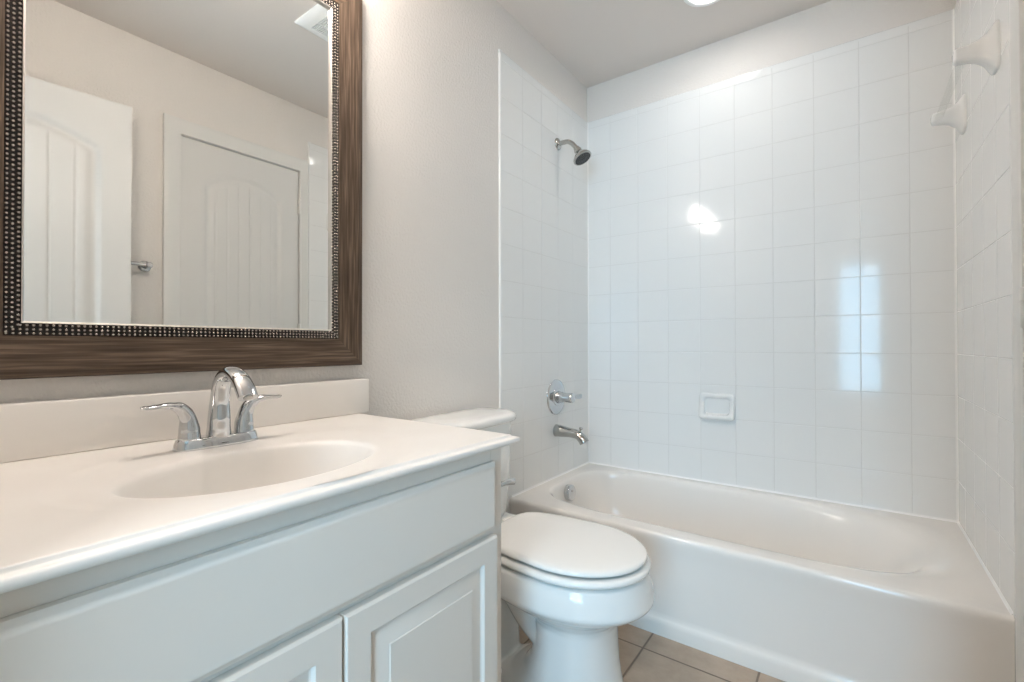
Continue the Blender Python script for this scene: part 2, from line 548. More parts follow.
def arch_panel_face(bm, w_, h_, P, nu=72, nv=150):
    """front face of a two panel arch-top door, P(u, v, depth)"""
    st, bot, midlo, midhi = 0.105, 0.24, 0.80, 0.93
    top_side, rise = h_ - 0.215, 0.085
    hw = (w_ - 2 * st) / 2
    Rr = (hw * hw + rise * rise) / (2 * rise)
    def sd(u, v):
        """distance inside the nearest panel outline (positive inside)"""
        d1 = min(u - st, w_ - st - u)
        a = min(d1, v - bot, midlo - v)
        arc = Rr - math.hypot(u - w_ / 2, max(0.0, v - (top_side + rise - Rr)))
        c = min(d1, v - midhi, arc)
        return max(a, c)
    def dep(u, v):
        d = sd(u, v)
        if d <= 0:
            return 0.0
        def sm(a, b2, x):
            k = min(1, max(0, (x - a) / (b2 - a)))
            return k * k * (3 - 2 * k)
        z = 0.009 * sm(0, 0.012, d) - 0.006 * sm(0.020, 0.045, d)
        if d > 0.045:
            for k in (-2.5, -1.5, -0.5, 0.5, 1.5, 2.5):
                g = abs(u - (w_ / 2 + k * hw * 0.29))
                z += 0.0025 * max(0, 1 - g / 0.006)
        return z
    us = sorted(set([w_ * i / nu for i in range(nu + 1)] + [w_ / 2 + s * (hw * 0.29 * k + q) for s in (-1, 1) for k in (0.5, 1.5, 2.5) for q in (-0.006, 0, 0.006)]))
    vs = [h_ * j / nv for j in range(nv + 1)]
    G = [[bm.verts.new(P(u, v, dep(u, v))) for u in us] for v in vs]
    for j in range(len(vs) - 1):
        for i in range(len(us) - 1):
            bm.faces.new((G[j][i], G[j][i + 1], G[j + 1][i + 1], G[j + 1][i]))
    # edges and back
    T = 0.035
    loop = [G[0][i] for i in range(len(us))] + [G[j][-1] for j in range(1, len(vs))] + [G[-1][i] for i in range(len(us) - 2, -1, -1)] + [G[j][0] for j in range(len(vs) - 2, 0, -1)]
    uv = [(u, 0) for u in us] + [(w_, v) for v in vs[1:]] + [(u, h_) for u in reversed(us[:-1])] + [(0, v) for v in reversed(vs[1:-1])]
    back = [bm.verts.new(P(u, v, T)) for u, v in uv]
    n = len(loop)
    for i in range(n):
        bm.faces.new((loop[i], loop[(i + 1) % n], back[(i + 1) % n], back[i]))
    bm.faces.new(back)

# closet door in the right wall (seen in the mirror)
d1 = bpy.data.objects.new('door_1', None)
d1.location = (XR + 0.004, (CD0 + CD1) / 2, 0.01); COL.objects.link(d1); struct(d1)
b = bm_new()
FX = XR + 0.004
arch_panel_face(b, CD1 - CD0, 2.043, lambda u, v, d: Vector((FX + d, CD0 + u, 0.012 + v)))
obj('door_leaf', b, M['door'], d1, smooth=50)
for zc in (1.845, 1.09, 0.35):
    b = bm_new()
    lathe(b, (XR - 0.009, CD1 + 0.003, zc - 0.045), (0, 0, 1), [(0, 0), (.0055, 0), (.0062, .001), (.0062, .029), (.0050, .030), (.0062, .031), (.0062, .059), (.0050, .060), (.0062, .061), (.0062, .089), (.004, .0905), (0, .092)], 16)
    box(b, XR - 0.004, XR + 0.006, CD1 - 0.004, CD1 + 0.002, zc - 0.044, zc + 0.044)
    obj('hinge', b, M['hinge'], d1)
b = bm_new()
lathe(b, (FX, CD0 + 0.065, 0.93), (-1, 0, 0), [(0, 0), (.032, 0), (.032, .006), (.014, .010), (.011, .028), (.02, .036), (.027, .048), (.027, .058), (.018, .066), (0, .068)], 28)
obj('door_knob', b, M['nickel'], d1)
# jamb of the closet door
b = bm_new()
box(b, XR - 0.001, XR + 0.12, CD1 + 0.003, CD1 + 0.013, 0, 2.062)
box(b, XR - 0.001, XR + 0.12, CD0 - 0.013, CD0 - 0.003, 0, 2.062)
box(b, XR - 0.001, XR + 0.12, CD0 - 0.013, CD1 + 0.013, 2.058, 2.071)
box(b, XR + 0.055, XR + 0.065, CD0 - 0.013, CD1 + 0.013, 0, 2.062)
struct(obj('trim_13', b, M['trim'], smooth=0))
casing('trim_14', CPROF, CD0 - 0.004, CD1 + 0.004, 2.060, XR)

# entry door, swung open in front of the right wall
d2 = bpy.data.objects.new('door_2', None)
d2.location = (1.425, YF + 0.01, 0.01)
COL.objects.link(d2); struct(d2)
hx, hy = 1.418, YF + 0.01
ex, ey = 1.350, -1.70
DW = math.hypot(ex - hx, ey - hy)
du = Vector((ex - hx, ey - hy, 0)).normalized()
dn = Vector((du.y, -du.x, 0))
if dn.x < 0:
    dn = -dn
b = bm_new()
arch_panel_face(b, DW, 2.035, lambda u, v, d: Vector((hx, hy, 0.012 + v)) + du * u + dn * d)
obj('door_leaf', b, M['door'], d2, smooth=50)
b = bm_new()
p = Vector((hx, hy, 0.93)) + du * (DW - 0.065)
lathe(b, p, -dn, [(0, 0), (.032, 0), (.032, .006), (.014, .008), (.011, .012), (.02, .015), (.025, .020), (.025, .026), (.018, .030), (0, .031)], 28)
obj('door_knob', b, M['nickel'], d2)
# jamb and casing of the entry doorway
b = bm_new()
box(b, DX0 - 0.001, DX0 + 0.012, YF - 0.12, YF + 0.001, 0, 2.06)
box(b, DX1 - 0.012, DX1 + 0.001, YF - 0.12, YF + 0.001, 0, 2.06)
box(b, DX0, DX1, YF - 0.12, YF + 0.001, 2.045, 2.061)
struct(obj('trim_15', b, M['trim'], smooth=0))
b = bm_new()
rings = []
for (x, z, sx_, sz_) in ((DX0, 0.0, -1, 0), (DX0, 2.05, -1, 1), (DX1, 2.05, 1, 1), (DX1, 0.0, 1, 0)):
    rings.append([Vector((x + sx_ * u, YF + h, z + sz_ * u)) for u, h in CPROF])
loft(b, rings)
struct(obj('trim_16', b, M['trim'], smooth=35))

# ------------------------------------------------------------------ bathtub
tub = thing('bathtub', 'white alcove bathtub set between the tiled walls', 'bathtub', (W / 2, -0.37, 0))
YT = -0.745
def tub_shell():
    bm = bm_new()
    NN = 144
    x0, x1, y0, y1 = 0.0002, W - 0.0002, YT + 0.014, -0.0015
    def inner(xl, xr, yf, yb, z, zr, nl, nr):
        """one level of the basin; z at the sides and drain end, zr on the sloping backrest at the right"""
        cx, cy = (xl + xr) / 2, (yf + yb) / 2
        pts = []
        for k in range(NN):
            a = 2 * PI * k / NN
            c, s = math.cos(a), math.sin(a)
            n = nr if c > 0 else nl
            ax = (xr - xl) / 2
            ay = (yb - yf) / 2
            x = cx + ax * math.copysign(abs(c) ** (2 / n), c)
            t = min(1.0, max(0.0, (x - 1.12) / (xr - 1.12)))
            t = t * t * (3 - 2 * t)
            pts.append(Vector((x, cy + ay * math.copysign(abs(s) ** (2 / n), s), TUBZ - (z + (zr - z) * t))))
        return pts
    lev = [  # left, right, front, back, depth at the sides, depth at the backrest, squareness left / right
        (.056, 1.470, -.676, -.036, .000, .000, 4.4, 4.2),
        (.061, 1.455, -.671, -.041, .001, .0009, 4.4, 3.8),
        (.068, 1.435, -.664, -.048, .006, .005, 4.4, 3.4),
        (.074, 1.405, -.657, -.054, .016, .013, 4.4, 3.1),
        (.078, 1.375, -.652, -.058, .035, .029, 4.4, 2.9),
        (.085, 1.325, -.644, -.066, .09, .078, 4.4, 2.8),
        (.097, 1.275, -.626, -.078, .16, .142, 4.2, 2.7),
        (.113, 1.215, -.612, -.092, .22, .205, 4.0, 3.0),
        (.136, 1.165, -.596, -.108, .255, .247, 3.8, 3.0),
        (.172, 1.110, -.567, -.137, .275, .271, 3.4, 2.9),
        (.230, 1.050, -.522, -.185, .283, .282, 3.2, 2.9),
        (.420, 0.800, -.420, -.290, .286, .286, 3.0, 2.9)]
    rings = [inner(*l) for l in lev]
    # the outer boundary: the rectangle, met along rays from the opening's centre
    cx, cy = (lev[0][0] + lev[0][1]) / 2, (lev[0][2] + lev[0][3]) / 2
    outer = []
    for p in rings[0]:
        dx, dy = p.x - cx, p.y - cy
        ts = []
        if abs(dx) > 1e-9:
            ts.append(((x1 if dx > 0 else x0) - cx) / dx)
        if abs(dy) > 1e-9:
            ts.append(((y1 if dy > 0 else y0) - cy) / dy)
        t = min(ts)
        outer.append(Vector((cx + dx * t, cy + dy * t, TUBZ)))
    # snap the points nearest the corners onto them
    for qx, qy in ((x0, y0), (x1, y0), (x0, y1), (x1, y1)):
        i = min(range(NN), key=lambda k: (outer[k].x - qx) ** 2 + (outer[k].y - qy) ** 2)
        outer[i] = Vector((qx, qy, TUBZ))
    mid = [(o * 0.45 + r * 0.55) + Vector((0, 0, 0.0005)) for o, r in zip(outer, rings[0])]
    R = loft(bm, [outer, mid] + rings, cap0=False, cap1=True)
    # apron: a profile along the front edge
    front = sorted([v for v in R[0] if abs(v.co.y - y0) < 1e-5], key=lambda v: v.co.x)
    prof = [(YT + .009, TUBZ - .0012), (YT + .004, TUBZ - .0045), (YT + .001, TUBZ - .010), (YT, TUBZ - .018), (YT + .0005, TUBZ - .030), (YT + .004, TUBZ - .050), (YT + .006, TUBZ - .08),
            (YT + .007, 0.075), (YT + .006, 0.060), (YT + .001, 0.054), (YT - .003, 0.048), (YT - .005, 0.038), (YT - .006, 0.0)]
    prev = front
    for (y, z) in prof:
        cur = [bm.verts.new((v.co.x, y, z)) for v in front]
        for i in range(len(cur) - 1):
            bm.faces.new((prev[i], prev[i + 1], cur[i + 1], cur[i]))
        prev = cur
    return bm
obj('tub_shell', tub_shell(), M['enamel'], tub, smooth=60)
b = bm_new()
oc = Vector((0.0875, -0.380, 0.294))
lathe(b, oc - Vector((0.014, 0, 0)), (1, 0, 0.10), [(0, 0), (.036, 0), (.038, .003), (.038, .028), (.0365, .0305), (.034, .0315), (.0, .0325)], 40)
ov = obj('overflow_plate', b, M['chrome'], tub, label='round chrome overflow cover')
b = bm_new()
lathe(b, oc + Vector((0.0185, 0, 0.0125)), (1, 0, 0.1), [(0, -0.002), (.005, -0.002), (.005, 0), (.004, .0015), (0, .0018)], 16)
obj('screw', b, M['nickel'], ov)
b = bm_new()
lathe(b, (0.30, -0.355, TUBZ - .2865), (0, 0, 1), [(.034, 0), (.034, .003), (.028, .005), (.024, .003), (0, .003)], 32)
lathe(b, (0.30, -0.355, TUBZ - .284), (0, 0, 1), [(0.017, 0), (.019, .012), (.016, .015), (0, .016)], 24)
obj('drain', b, M['chrome'], tub, label='chrome bathtub drain stopper')

# ------------------------------------------------------------------ toilet
TY = -1.150
toi = thing('toilet', 'white two-piece toilet with closed lid between vanity and bathtub', 'toilet', (0.40, TY, 0))
def egg(xb, xf, xc, hw, z, n=72, nb=2.6, nf=2.05, taper=0.0):
    pts = []
    for k in range(n):
        a = 2 * PI * k / n
        c, s = math.cos(a), math.sin(a)
        e = nf if c >= 0 else nb
        x = xc + (xf - xc if c >= 0 else xc - xb) * math.copysign(abs(c) ** (2 / e), c)
        k2 = 1 - taper * max(0.0, xc - x) / max(1e-6, xc - xb)
        y = TY + hw * k2 * math.copysign(abs(s) ** (2 / e), s)
        pts.append(Vector((x, y, z)))
    return pts
def toilet_bowl():
    bm = bm_new()
    # bowl and front column, its sides sweeping back at the floor
    loft(bm, [egg(.26, .685, .54, .128, 0.0, nb=2.6), egg(.275, .684, .54, .127, .010, nb=2.6), egg(.335, .677, .54, .123, .035, nb=2.6),
              egg(.385, .669, .55, .1185, .07, nb=2.6), egg(.412, .662, .55, .1175, .11, nb=2.6), egg(.425, .658, .56, .1165, .15, nb=2.6), egg(.430, .656, .56, .1165, .19, nb=2.6),
              egg(.43, .657, .56, .1175, .222, nb=2.6), egg(.41, .664, .55, .123, .240, nb=2.6), egg(.355, .684, .53, .139, .258, nb=2.6), egg(.300, .716, .52, .160, .276, nb=2.6),
              egg(.270, .744, .52, .178, .292, nb=2.8), egg(.252, .758, .52, .188, .304, nb=3.0), egg(.249, .762, .52, .191, .310, nb=3.0), egg(.248, .763, .52, .1915, .316, nb=3.0), egg(.246, .760, .52, .190, .330, nb=3.0), egg(.244, .755, .52, .187, .352, nb=3.2),
              egg(.24, .746, .52, .182, .372, nb=3.4), egg(.24, .741, .52, .179, .379, nb=3.4), egg(.248, .731, .52, .170, .3835, nb=3.4)])
    # rear shelf that carries the tank
    loft(bm, [egg(.09, .40, .25, .10, .300, nb=4), egg(.05, .40, .22, .155, .340, nb=5), egg(.035, .40, .2, .180, .365, nb=6), egg(.03, .40, .2, .185, .3855, nb=6)])
    # trapway
    path = catmull([(.47, TY, .15), (.40, TY, .20), (.335, TY, .265), (.275, TY, .26), (.245, TY, .19), (.25, TY, .10), (.255, TY, .01)], 6)
    sweep(bm, path, lambda t: (.088, .056), (0, 1, 0), 24)
    return bm
bowl = obj('bowl', toilet_bowl(), M['porcelain'], toi, smooth=60)
rm = bowl.modifiers.new('remesh', 'REMESH')
rm.mode = 'VOXEL'; rm.voxel_size = 0.0042; rm.use_smooth_shade = True
sm = bowl.modifiers.new('smooth', 'SMOOTH')
sm.factor = 0.5; sm.iterations = 3
b = bm_new()
loft(b, [egg(.40, .60, .53, .06, .4035, nb=3), egg(.285, .712, .53, .155, .4035, nb=4, taper=.12), egg(.280, .719, .53, .161, .3905, nb=4, taper=.12), egg(.258, .742, .53, .1825, .3905, nb=4, taper=.12), egg(.252, .751, .53, .188, .394, nb=4, taper=.12), egg(.251, .7525, .53, .189, .3995, nb=4, taper=.12), egg(.252, .751, .53, .188, .405, nb=4, taper=.12),
         egg(.258, .745, .53, .183, .4090, nb=4, taper=.12), egg(.270, .733, .53, .172, .4106, nb=4, taper=.12), egg(.290, .712, .53, .152, .4085, nb=4, taper=.12)])
obj('seat', b, M['seat'], toi, smooth=60)
b = bm_new()
def lid_rings():
    out = []
    for ins, z in ((.055, .4300), (.013, .4290), (.011, .4172), (.005, .4175), (.0005, .4195), (0, .423), (.001, .4262), (.004, .4292), (.010, .4317), (.022, .4337), (.045, .4354), (.08, .4367), (.12, .4373), (.16, .4376)):
        out.append(egg(.262 + ins, .7425 - ins, .53, .180 - ins, z, nb=5.0, taper=.12))
    return out
loft(b, lid_rings())
obj('seat_lid', b, M['seat'], toi, smooth=60)
for s in (-1, 1):
    b = bm_new()
    box(b, .226, .272, TY + s * .075 - .022, TY + s * .075 + .022, .385, .416, .006, 3)
    obj('seat_hinge', b, M['seat'], toi)
    b = bm_new()
    lathe(b, (.33, TY + s * .108, .030), (0, 0, 1), [(.016, 0), (.0155, .008), (.011, .016), (0, .019)], 20)
    obj('bolt_cap', b, M['porcelain'], toi)
# tank: bowed front, rounded corners
def dshape(xb, xs, xf, hw, z, r=0.04, n=64):
    """flat back at xb, sides to xs, bowed front reaching xf"""
    pts = []
    for k in range(n):
        a = 2 * PI * k / n
        c, s = math.cos(a), math.sin(a)
        y = hw * math.copysign(abs(s) ** (2 / 3.6), s)
        if c >= 0:
            x = xs + (xf - xs) * (abs(c) ** (2 / 2.4))
        else:
            x = xs - (xs - xb) * (abs(c) ** (2 / 5.0))
        pts.append(Vector((x, TY + y, z)))
    return pts
b = bm_new()
loft(b, [dshape(.035, .09, .175, .172, .387), dshape(.03, .095, .19, .184, .398), dshape(.025, .10, .196, .190, .42), dshape(.02, .10, .203, .199, .56), dshape(.017, .10, .209, .205, .725), dshape(.017, .10, .209, .205, .732)])
obj('tank', b, M['porcelain'], toi, smooth=60)
b = bm_new()
loft(b, [dshape(.010, .105, .212, 0.2120, .7325), dshape(.007, .107, .219, 0.2190, .7345), dshape(.005, .108, .223, 0.2225, .739), dshape(.005, .108, .224, 0.2235, .747), dshape(.006, .108, .222, 0.2215, .755),
         dshape(.010, .108, .217, 0.2160, .7605), dshape(.018, .108, .207, 0.2050, .764), dshape(.035, .108, .19, .197, .7662), dshape(.07, .108, .14, .12, .767)])
obj('tank_lid', b, M['porcelain'], toi, smooth=60)
b = bm_new()
LY = TY + 0.062
lathe(b, (.186, LY, .53), (1, 0, 0), [(.014, 0), (.014, .016), (.012, .020), (.008, .022), (.008, .034), (0, .034)], 24)
path = catmull([(.216, LY - .012, .529), (.222, LY + .008, .531), (.226, LY + .03, .531), (.228, LY + .052, .528), (.228, LY + .062, .526)], 6)
sweep(b, path, lerp_table([(0, .009, .007), (.3, .009, .006), (.75, .012, .007), (.95, .012, .007), (1, .006, .004)]), (0, 0, 1), 16)
obj('flush_lever', b, M['chrome'], toi, label='chrome flush lever')

# ------------------------------------------------------------------ vanity cabinet
VX, VY0, VY1 = 0.552, -2.437, -1.526      # face frame front, left and right sides
van = thing('vanity_cabinet', 'white vanity cabinet with raised panel doors under the sink top', 'cabinet', (0.27, -1.97, 0))
b = bm_new()
box(b, -TH + .001, VX - 0.019, VY1 - 0.016, VY1, 0.0, 0.785)      # right side
box(b, -TH + .001, VX - 0.019, VY0, VY0 + 0.016, 0.0, 0.785)
box(b, -TH + .001, VX - 0.02, VY0 + .016, VY1 - .016, 0.10, 0.116)
box(b, -TH + .001, 0.006, VY0 + .016, VY1 - .016, 0.116, 0.785)
box(b, VX - 0.09, VX - 0.075, VY0 + .016, VY1 - .016, 0.0, 0.10)
obj('carcass', b, M['cabinet'], van, smooth=0)
b = bm_new()
for (ya, yb_, za, zb) in ((VY1 - .038, VY1, .10, .785), (VY0, VY0 + .12, .10, .785), (VY0 + .12, VY1 - .038, .725, .785), (VY0 + .12, VY1 - .038, .575, .620), (VY0 + .12, VY1 - .038, .10, .14), (-1.97, -1.915, .14, .575)):
    box(b, VX - 0.019, VX, ya, yb_, za, zb, 0.0006, 1)
obj('face_frame', b, M['cabinet'], van, smooth=30)

def rect_rings(bm, y0, y1, z0, z1, steps):
    """steps: (inset, x) rectangles lofted from the back to the middle of the front"""
    rings = []
    for ins, x in steps:
        rings.append([Vector((x, y0 + ins, z0 + ins)), Vector((x, y1 - ins, z0 + ins)), Vector((x, y1 - ins, z1 - ins)), Vector((x, y0 + ins, z1 - ins))])
    loft(bm, rings)
FXF = VX + 0.019
EDGE = [(0, VX + .001), (0, VX + .011), (.003, VX + .0125), (.006, VX + .0155), (.011, VX + .0185), (.014, FXF)]
D0, DG, D2 = -1.562, -1.942, -2.313
b = bm_new()
rect_rings(b, D2, D0, .606, .7535, EDGE + [(.0145, FXF)])
obj('drawer_front', b, M['cabinet'], van, smooth=30, label='long false drawer front')
for ya, yb_ in ((DG + .0015, D0), (D2, DG - .0015)):
    b = bm_new()
    rect_rings(b, ya, yb_, .115, .5945, [(0, VX + .001), (0, VX + .014), (.0015, VX + .0168), (.004, FXF), (.046, FXF), (.0475, FXF - .0015), (.050, FXF - .0055), (.053, FXF - .0070), (.056, FXF - .0070),
                                       (.060, FXF - .0062), (.084, FXF - .001), (.0855, FXF + .0005), (.087, FXF + .0005)])
    obj('door', b, M['cabinet'], van, smooth=25)

# ------------------------------------------------------------------ vanity top: slab with a moulded oval basin and a backsplash
CT, CX1, CY0, CY1 = 0.806, 0.5885, -2.448, -1.4985
top = thing('sink_counter', 'cream cultured marble sink top with oval basin on white cabinet', 'countertop', (0.3, -1.97, 0.787))
def vanity_slab():
    bm = bm_new()
    NN = 128
    scx, scy, sa, sb = 0.364, -1.960, 0.139, 0.205
    def ell(cx, cy, a, b2, z, n=2.0):
        out = []
        for k in range(NN):
            t = 2 * PI * k / NN
            c, s = math.cos(t), math.sin(t)
            out.append(Vector((cx + a * math.copysign(abs(c) ** (2 / n), c), cy + b2 * math.copysign(abs(s) ** (2 / n), s), z)))
        return out
    bx0, bx1, by0, by1 = -TH + .001, CX1 - .020, CY0, CY1 - .020
    rc = ell(0.338, -1.94, .236, .302, CT)
    cx, cy = 0.338, -1.94
    outer = []
    for p in rc:
        dx, dy = p.x - cx, p.y - cy
        ts = []
        if abs(dx) > 1e-9:
            ts.append(((bx1 if dx > 0 else bx0) - cx) / dx)
        if abs(dy) > 1e-9:
            ts.append(((by1 if dy > 0 else by0) - cy) / dy)
        t = min(ts)
        outer.append(Vector((cx + dx * t, cy + dy * t, CT)))
    for qx, qy in ((bx0, by0), (bx1, by0), (bx0, by1), (bx1, by1)):
        i = min(range(NN), key=lambda k: (outer[k].x - qx) ** 2 + (outer[k].y - qy) ** 2)
        outer[i] = Vector((qx, qy, CT))
    dz = 0.0021
    inner = [rc, ell(.338, -1.94, .230, .296, CT - dz * .15), ell(.338, -1.94, .222, .288, CT - dz * .5), ell(.338, -1.94, .213, .279, CT - dz * .85), ell(.338, -1.94, .204, .270, CT - dz), ell(.35, -1.95, .175, .240, CT - dz - .0003),
             ell(scx, scy, sa + .012, sb + .012, CT - dz - .0008), ell(scx, scy, sa + .005, sb + .005, CT - dz - .0020), ell(scx, scy, sa + .000, sb + .000, CT - dz - .0050), ell(scx, scy, sa - .004, sb - .004, CT - dz - .011), ell(scx, scy, sa - .008, sb - .008, CT - dz - .022),
             ell(scx, scy, sa - .014, sb - .015, CT - .048), ell(scx, scy, sa - .024, sb - .028, CT - .085), ell(scx, scy, sa - .040, sb - .050, CT - .115), ell(scx, scy, sa - .068, sb - .09, CT - .131), ell(scx, scy, .040, .055, CT - .136), ell(scx, scy, .022, .022, CT - .140)]
    R = loft(bm, [outer] + inner, cap0=False, cap1=True)
    # edge profile along the front and right side, with a mitred corner
    E = [(.002, 0.0), (.0034, -.0016), (.0044, -.0042), (.0062, -.0056), (.0130, -.0056), (.0163, -.0063), (.0184, -.0085), (.0190, -.0125), (.0178, -.0165), (.0145, -.0190), (.006, -.0205), (-.03, -.0205)]
    tol = 1e-5
    front = sorted([v for v in R[0] if abs(v.co.x - bx1) < tol], key=lambda v: v.co.y)
    right = sorted([v for v in R[0] if abs(v.co.y - by1) < tol], key=lambda v: -v.co.x)
    prev_f, prev_r = front, right
    for (o_, z) in E:
        cf = [bm.verts.new((bx1 + o_, v.co.y + (o_ if v is front[-1] else 0), CT + z)) for v in front]
        crn = [cf[-1]] + [bm.verts.new((v.co.x, by1 + o_, CT + z)) for v in right[1:]]
        for i in range(len(cf) - 1):
            bm.faces.new((prev_f[i], prev_f[i + 1], cf[i + 1], cf[i]))
        for i in range(len(crn) - 1):
            bm.faces.new((prev_r[i], prev_r[i + 1], crn[i + 1], crn[i]))
        prev_f, prev_r = cf, crn
    return bm
obj('basin_slab', vanity_slab(), M['marble'], top, smooth=50)
b = bm_new()
box(b, -TH + .0005, .019, CY0, -1.482, CT + .0002, .907, .0035, 3)
bs = obj('backsplash', b, M['marble'], smooth=40)
bs['label'] = 'low cream marble backsplash strip standing behind the faucet'
bs['category'] = 'backsplash'
b = bm_new()
lathe(b, (.364, -1.96, CT - .1405), (0, 0, 1), [(.024, 0), (.024, .002), (.018, .003), (.016, .006), (0, .007)], 28)
obj('drain', b, M['chrome'], top, label='chrome sink drain')

# ------------------------------------------------------------------ faucet
FXC, FYC, FZ = 0.141, -1.9465, CT - 0.0023
fa = thing('faucet', 'polished chrome two-handle faucet with high arched spout on the sink top', 'faucet', (FXC, FYC, FZ))
def stad(hx, hy, z, n=3.2, num=64):
    out = []
    for k in range(num):
        t = 2 * PI * k / num
        c, s = math.cos(t), math.sin(t)
        out.append(Vector((FXC + hx * math.copysign(abs(c) ** (2 / 2.4), c), FYC + hy * math.copysign(abs(s) ** (2 / n), s), z)))
    return out
b = bm_new()
loft(b, [stad(.027, .0785, FZ), stad(.027, .0785, FZ + .002), stad(.0255, .0765, FZ + .012), stad(.0237, .0738, FZ + .0195), stad(.0228, .0730, FZ + .0205)])
obj('base_plate', b, M['chrome'], fa, smooth=50)
for s in (-1, 1):
    b = bm_new()
    hy_ = FYC + s * 0.051
    z0 = FZ + .0206
    q = 1.05 if s < 0 else 0.93
    path = catmull([(FXC, hy_, z0), (FXC, hy_ + s * .0005, z0 + .022), (FXC + .001, hy_ + s * .004, z0 + .043), (FXC + .003, hy_ + s * .014 * q, z0 + .0595), (FXC + .006, hy_ + s * .030 * q, z0 + .0675), (FXC + .009, hy_ + s * .050 * q, z0 + .0690), (FXC + .012, hy_ + s * .068 * q, z0 + .0685), (FXC + .0135, hy_ + s * .078 * q, z0 + .0700)], 7)
    sweep(b, path, lerp_table([(0, .0195, .0195), (.10, .0180, .0182), (.30, .0148, .0140), (.45, .0135, .0115), (.58, .0115, .0070), (.75, .0105, .0045), (.93, .0095, .0036), (1, .0055, .0020)]), (1, 0, 0), 28)
    obj('handle', b, M['chrome'], fa, smooth=50)
b = bm_new()
path = catmull([(FXC + .003, FYC, FZ + .0206), (FXC + .005, FYC, FZ + .050), (FXC + .009, FYC, FZ + .090), (FXC + .018, FYC, FZ + .124), (FXC + .036, FYC, FZ + .144), (FXC + .064, FYC, FZ + .151), (FXC + .094, FYC, FZ + .141), (FXC + .117, FYC, FZ + .122), (FXC + .130, FYC, FZ + .105)], 8)
sweep(b, path, lerp_table([(0, .0215, .0230), (.10, .0200, .0215), (.30, .0170, .0165), (.50, .0160, .0125), (.7, .0170, .0110), (.9, .0180, .0115), (1, .0180, .0115)]), (0, 1, 0), 32, 2.3)
sp = obj('spout', b, M['chrome'], fa, smooth=50)
b = bm_new()
lathe(b, (FXC + .1293, FYC, FZ + .1070), (.55, 0, -.83), [(.0085, 0), (.0085, .0035), (.0065, .0040), (0, .0035)], 20)
obj('aerator', b, M['nickel'], sp)

# ------------------------------------------------------------------ framed mirror
MY0, MY1, MZ0, MZ1 = -2.311, -1.505, 0.949, 2.061
mir = thing('wall_mirror', 'large wall mirror in brown wood frame with dark beaded inner border', 'mirror', (0, (MY0 + MY1) / 2, MZ0))
MX = -TH + 0.001
FW_ = 0.0765          # wood width
BW = 0.0225          # bead band width
WPROF = [(0, 0), (0, .022), (.003, .0265), (.010, .028), (.022, .027), (.045, .023), (.064, .0205), (.070, .0215), (FW_, .0205), (FW_, 0)]
BPROF = [(FW_, 0), (FW_, .0165), (FW_ + .001, .0175), (FW_ + BW - .001, .0175), (FW_ + BW, .0165), (FW_ + BW, 0)]
LPROF = [(FW_ + BW, 0), (FW_ + BW, .0190), (FW_ + BW + .0012, .0196), (FW_ + BW + .003, .0185), (FW_ + BW + .0042, .008), (FW_ + BW + .0042, 0)]
corners = [((MY0, MZ0), (MY1, MZ0)), ((MY1, MZ0), (MY1, MZ1)), ((MY1, MZ1), (MY0, MZ1)), ((MY0, MZ1), (MY0, MZ0))]
def rail(name, prof, p0, p1, material, beads=False):
    """one mitred side built in its own frame: local x along the side, local y inwards, local z off the wall"""
    a = Vector((0, p0[0], p0[1])); c = Vector((0, p1[0], p1[1]))
    ln = (c - a).length
    ux = (c - a).normalized()
    uz = Vector((1, 0, 0))
    uy = uz.cross(ux)
    bm = bm_new()
    rings = [[Vector((u, u, h)) for u, h in prof], [Vector((ln - u, u, h)) for u, h in prof]]
    loft(bm, rings)
    nf = len(bm.faces)
    if beads:
        pitch = 0.0086
        for row in range(3):
            u = FW_ + 0.0040 + row * 0.0073
            n = int((ln - 2 * u) / pitch)
            st = (ln - n * pitch) / 2
            for k in range(n + 1):
                r = 0.0032
                cx_ = st + k * pitch
                base = .0172
                rr = []
                for el in (0.0, 0.55, 1.05):
                    rr.append([Vector((cx_ + r * math.cos(el) * math.cos(t), u + r * math.cos(el) * math.sin(t), base + r * math.sin(el) * 0.95)) for t in (2 * PI * i / 8 for i in range(8))])
                loft(bm, rr, cap0=False)
    bmesh.ops.recalc_face_normals(bm, faces=bm.faces[:])
    bm.faces.ensure_lookup_table()
    for i, f in enumerate(bm.faces):
        f.material_index = 1 if (beads and i >= nf) else 0
    me = bpy.data.meshes.new(name)
    bm.to_mesh(me); bm.free()
    for mm in (material if isinstance(material, list) else [material]):
        me.materials.append(mm)
    me.shade_smooth(); me.set_sharp_from_angle(angle=math.radians(40))
    o = bpy.data.objects.new(name, me)
    COL.objects.link(o)
    R3 = Matrix((ux, uy, uz)).transposed()
    o.parent = mir
    o.matrix_local = Matrix.Translation(a + Vector((MX, 0, 0)) - mir.location) @ R3.to_4x4()
    return o
for p0, p1 in corners:
    rail('frame_rail', WPROF, p0, p1, M['wood'])
for p0, p1 in corners:
    rail('beaded_border', BPROF, p0, p1, [M['pewter'], M['bead']], True)
for p0, p1 in corners:
    rail('inner_lip', LPROF, p0, p1, M['lip'])
b = bm_new()
ins = FW_ + BW
box(b, MX + .002, MX + .012, MY0 + ins, MY1 - ins, MZ0 + ins, MZ1 - ins)
obj('mirror_glass', b, M['mirror'], mir, smooth=0)

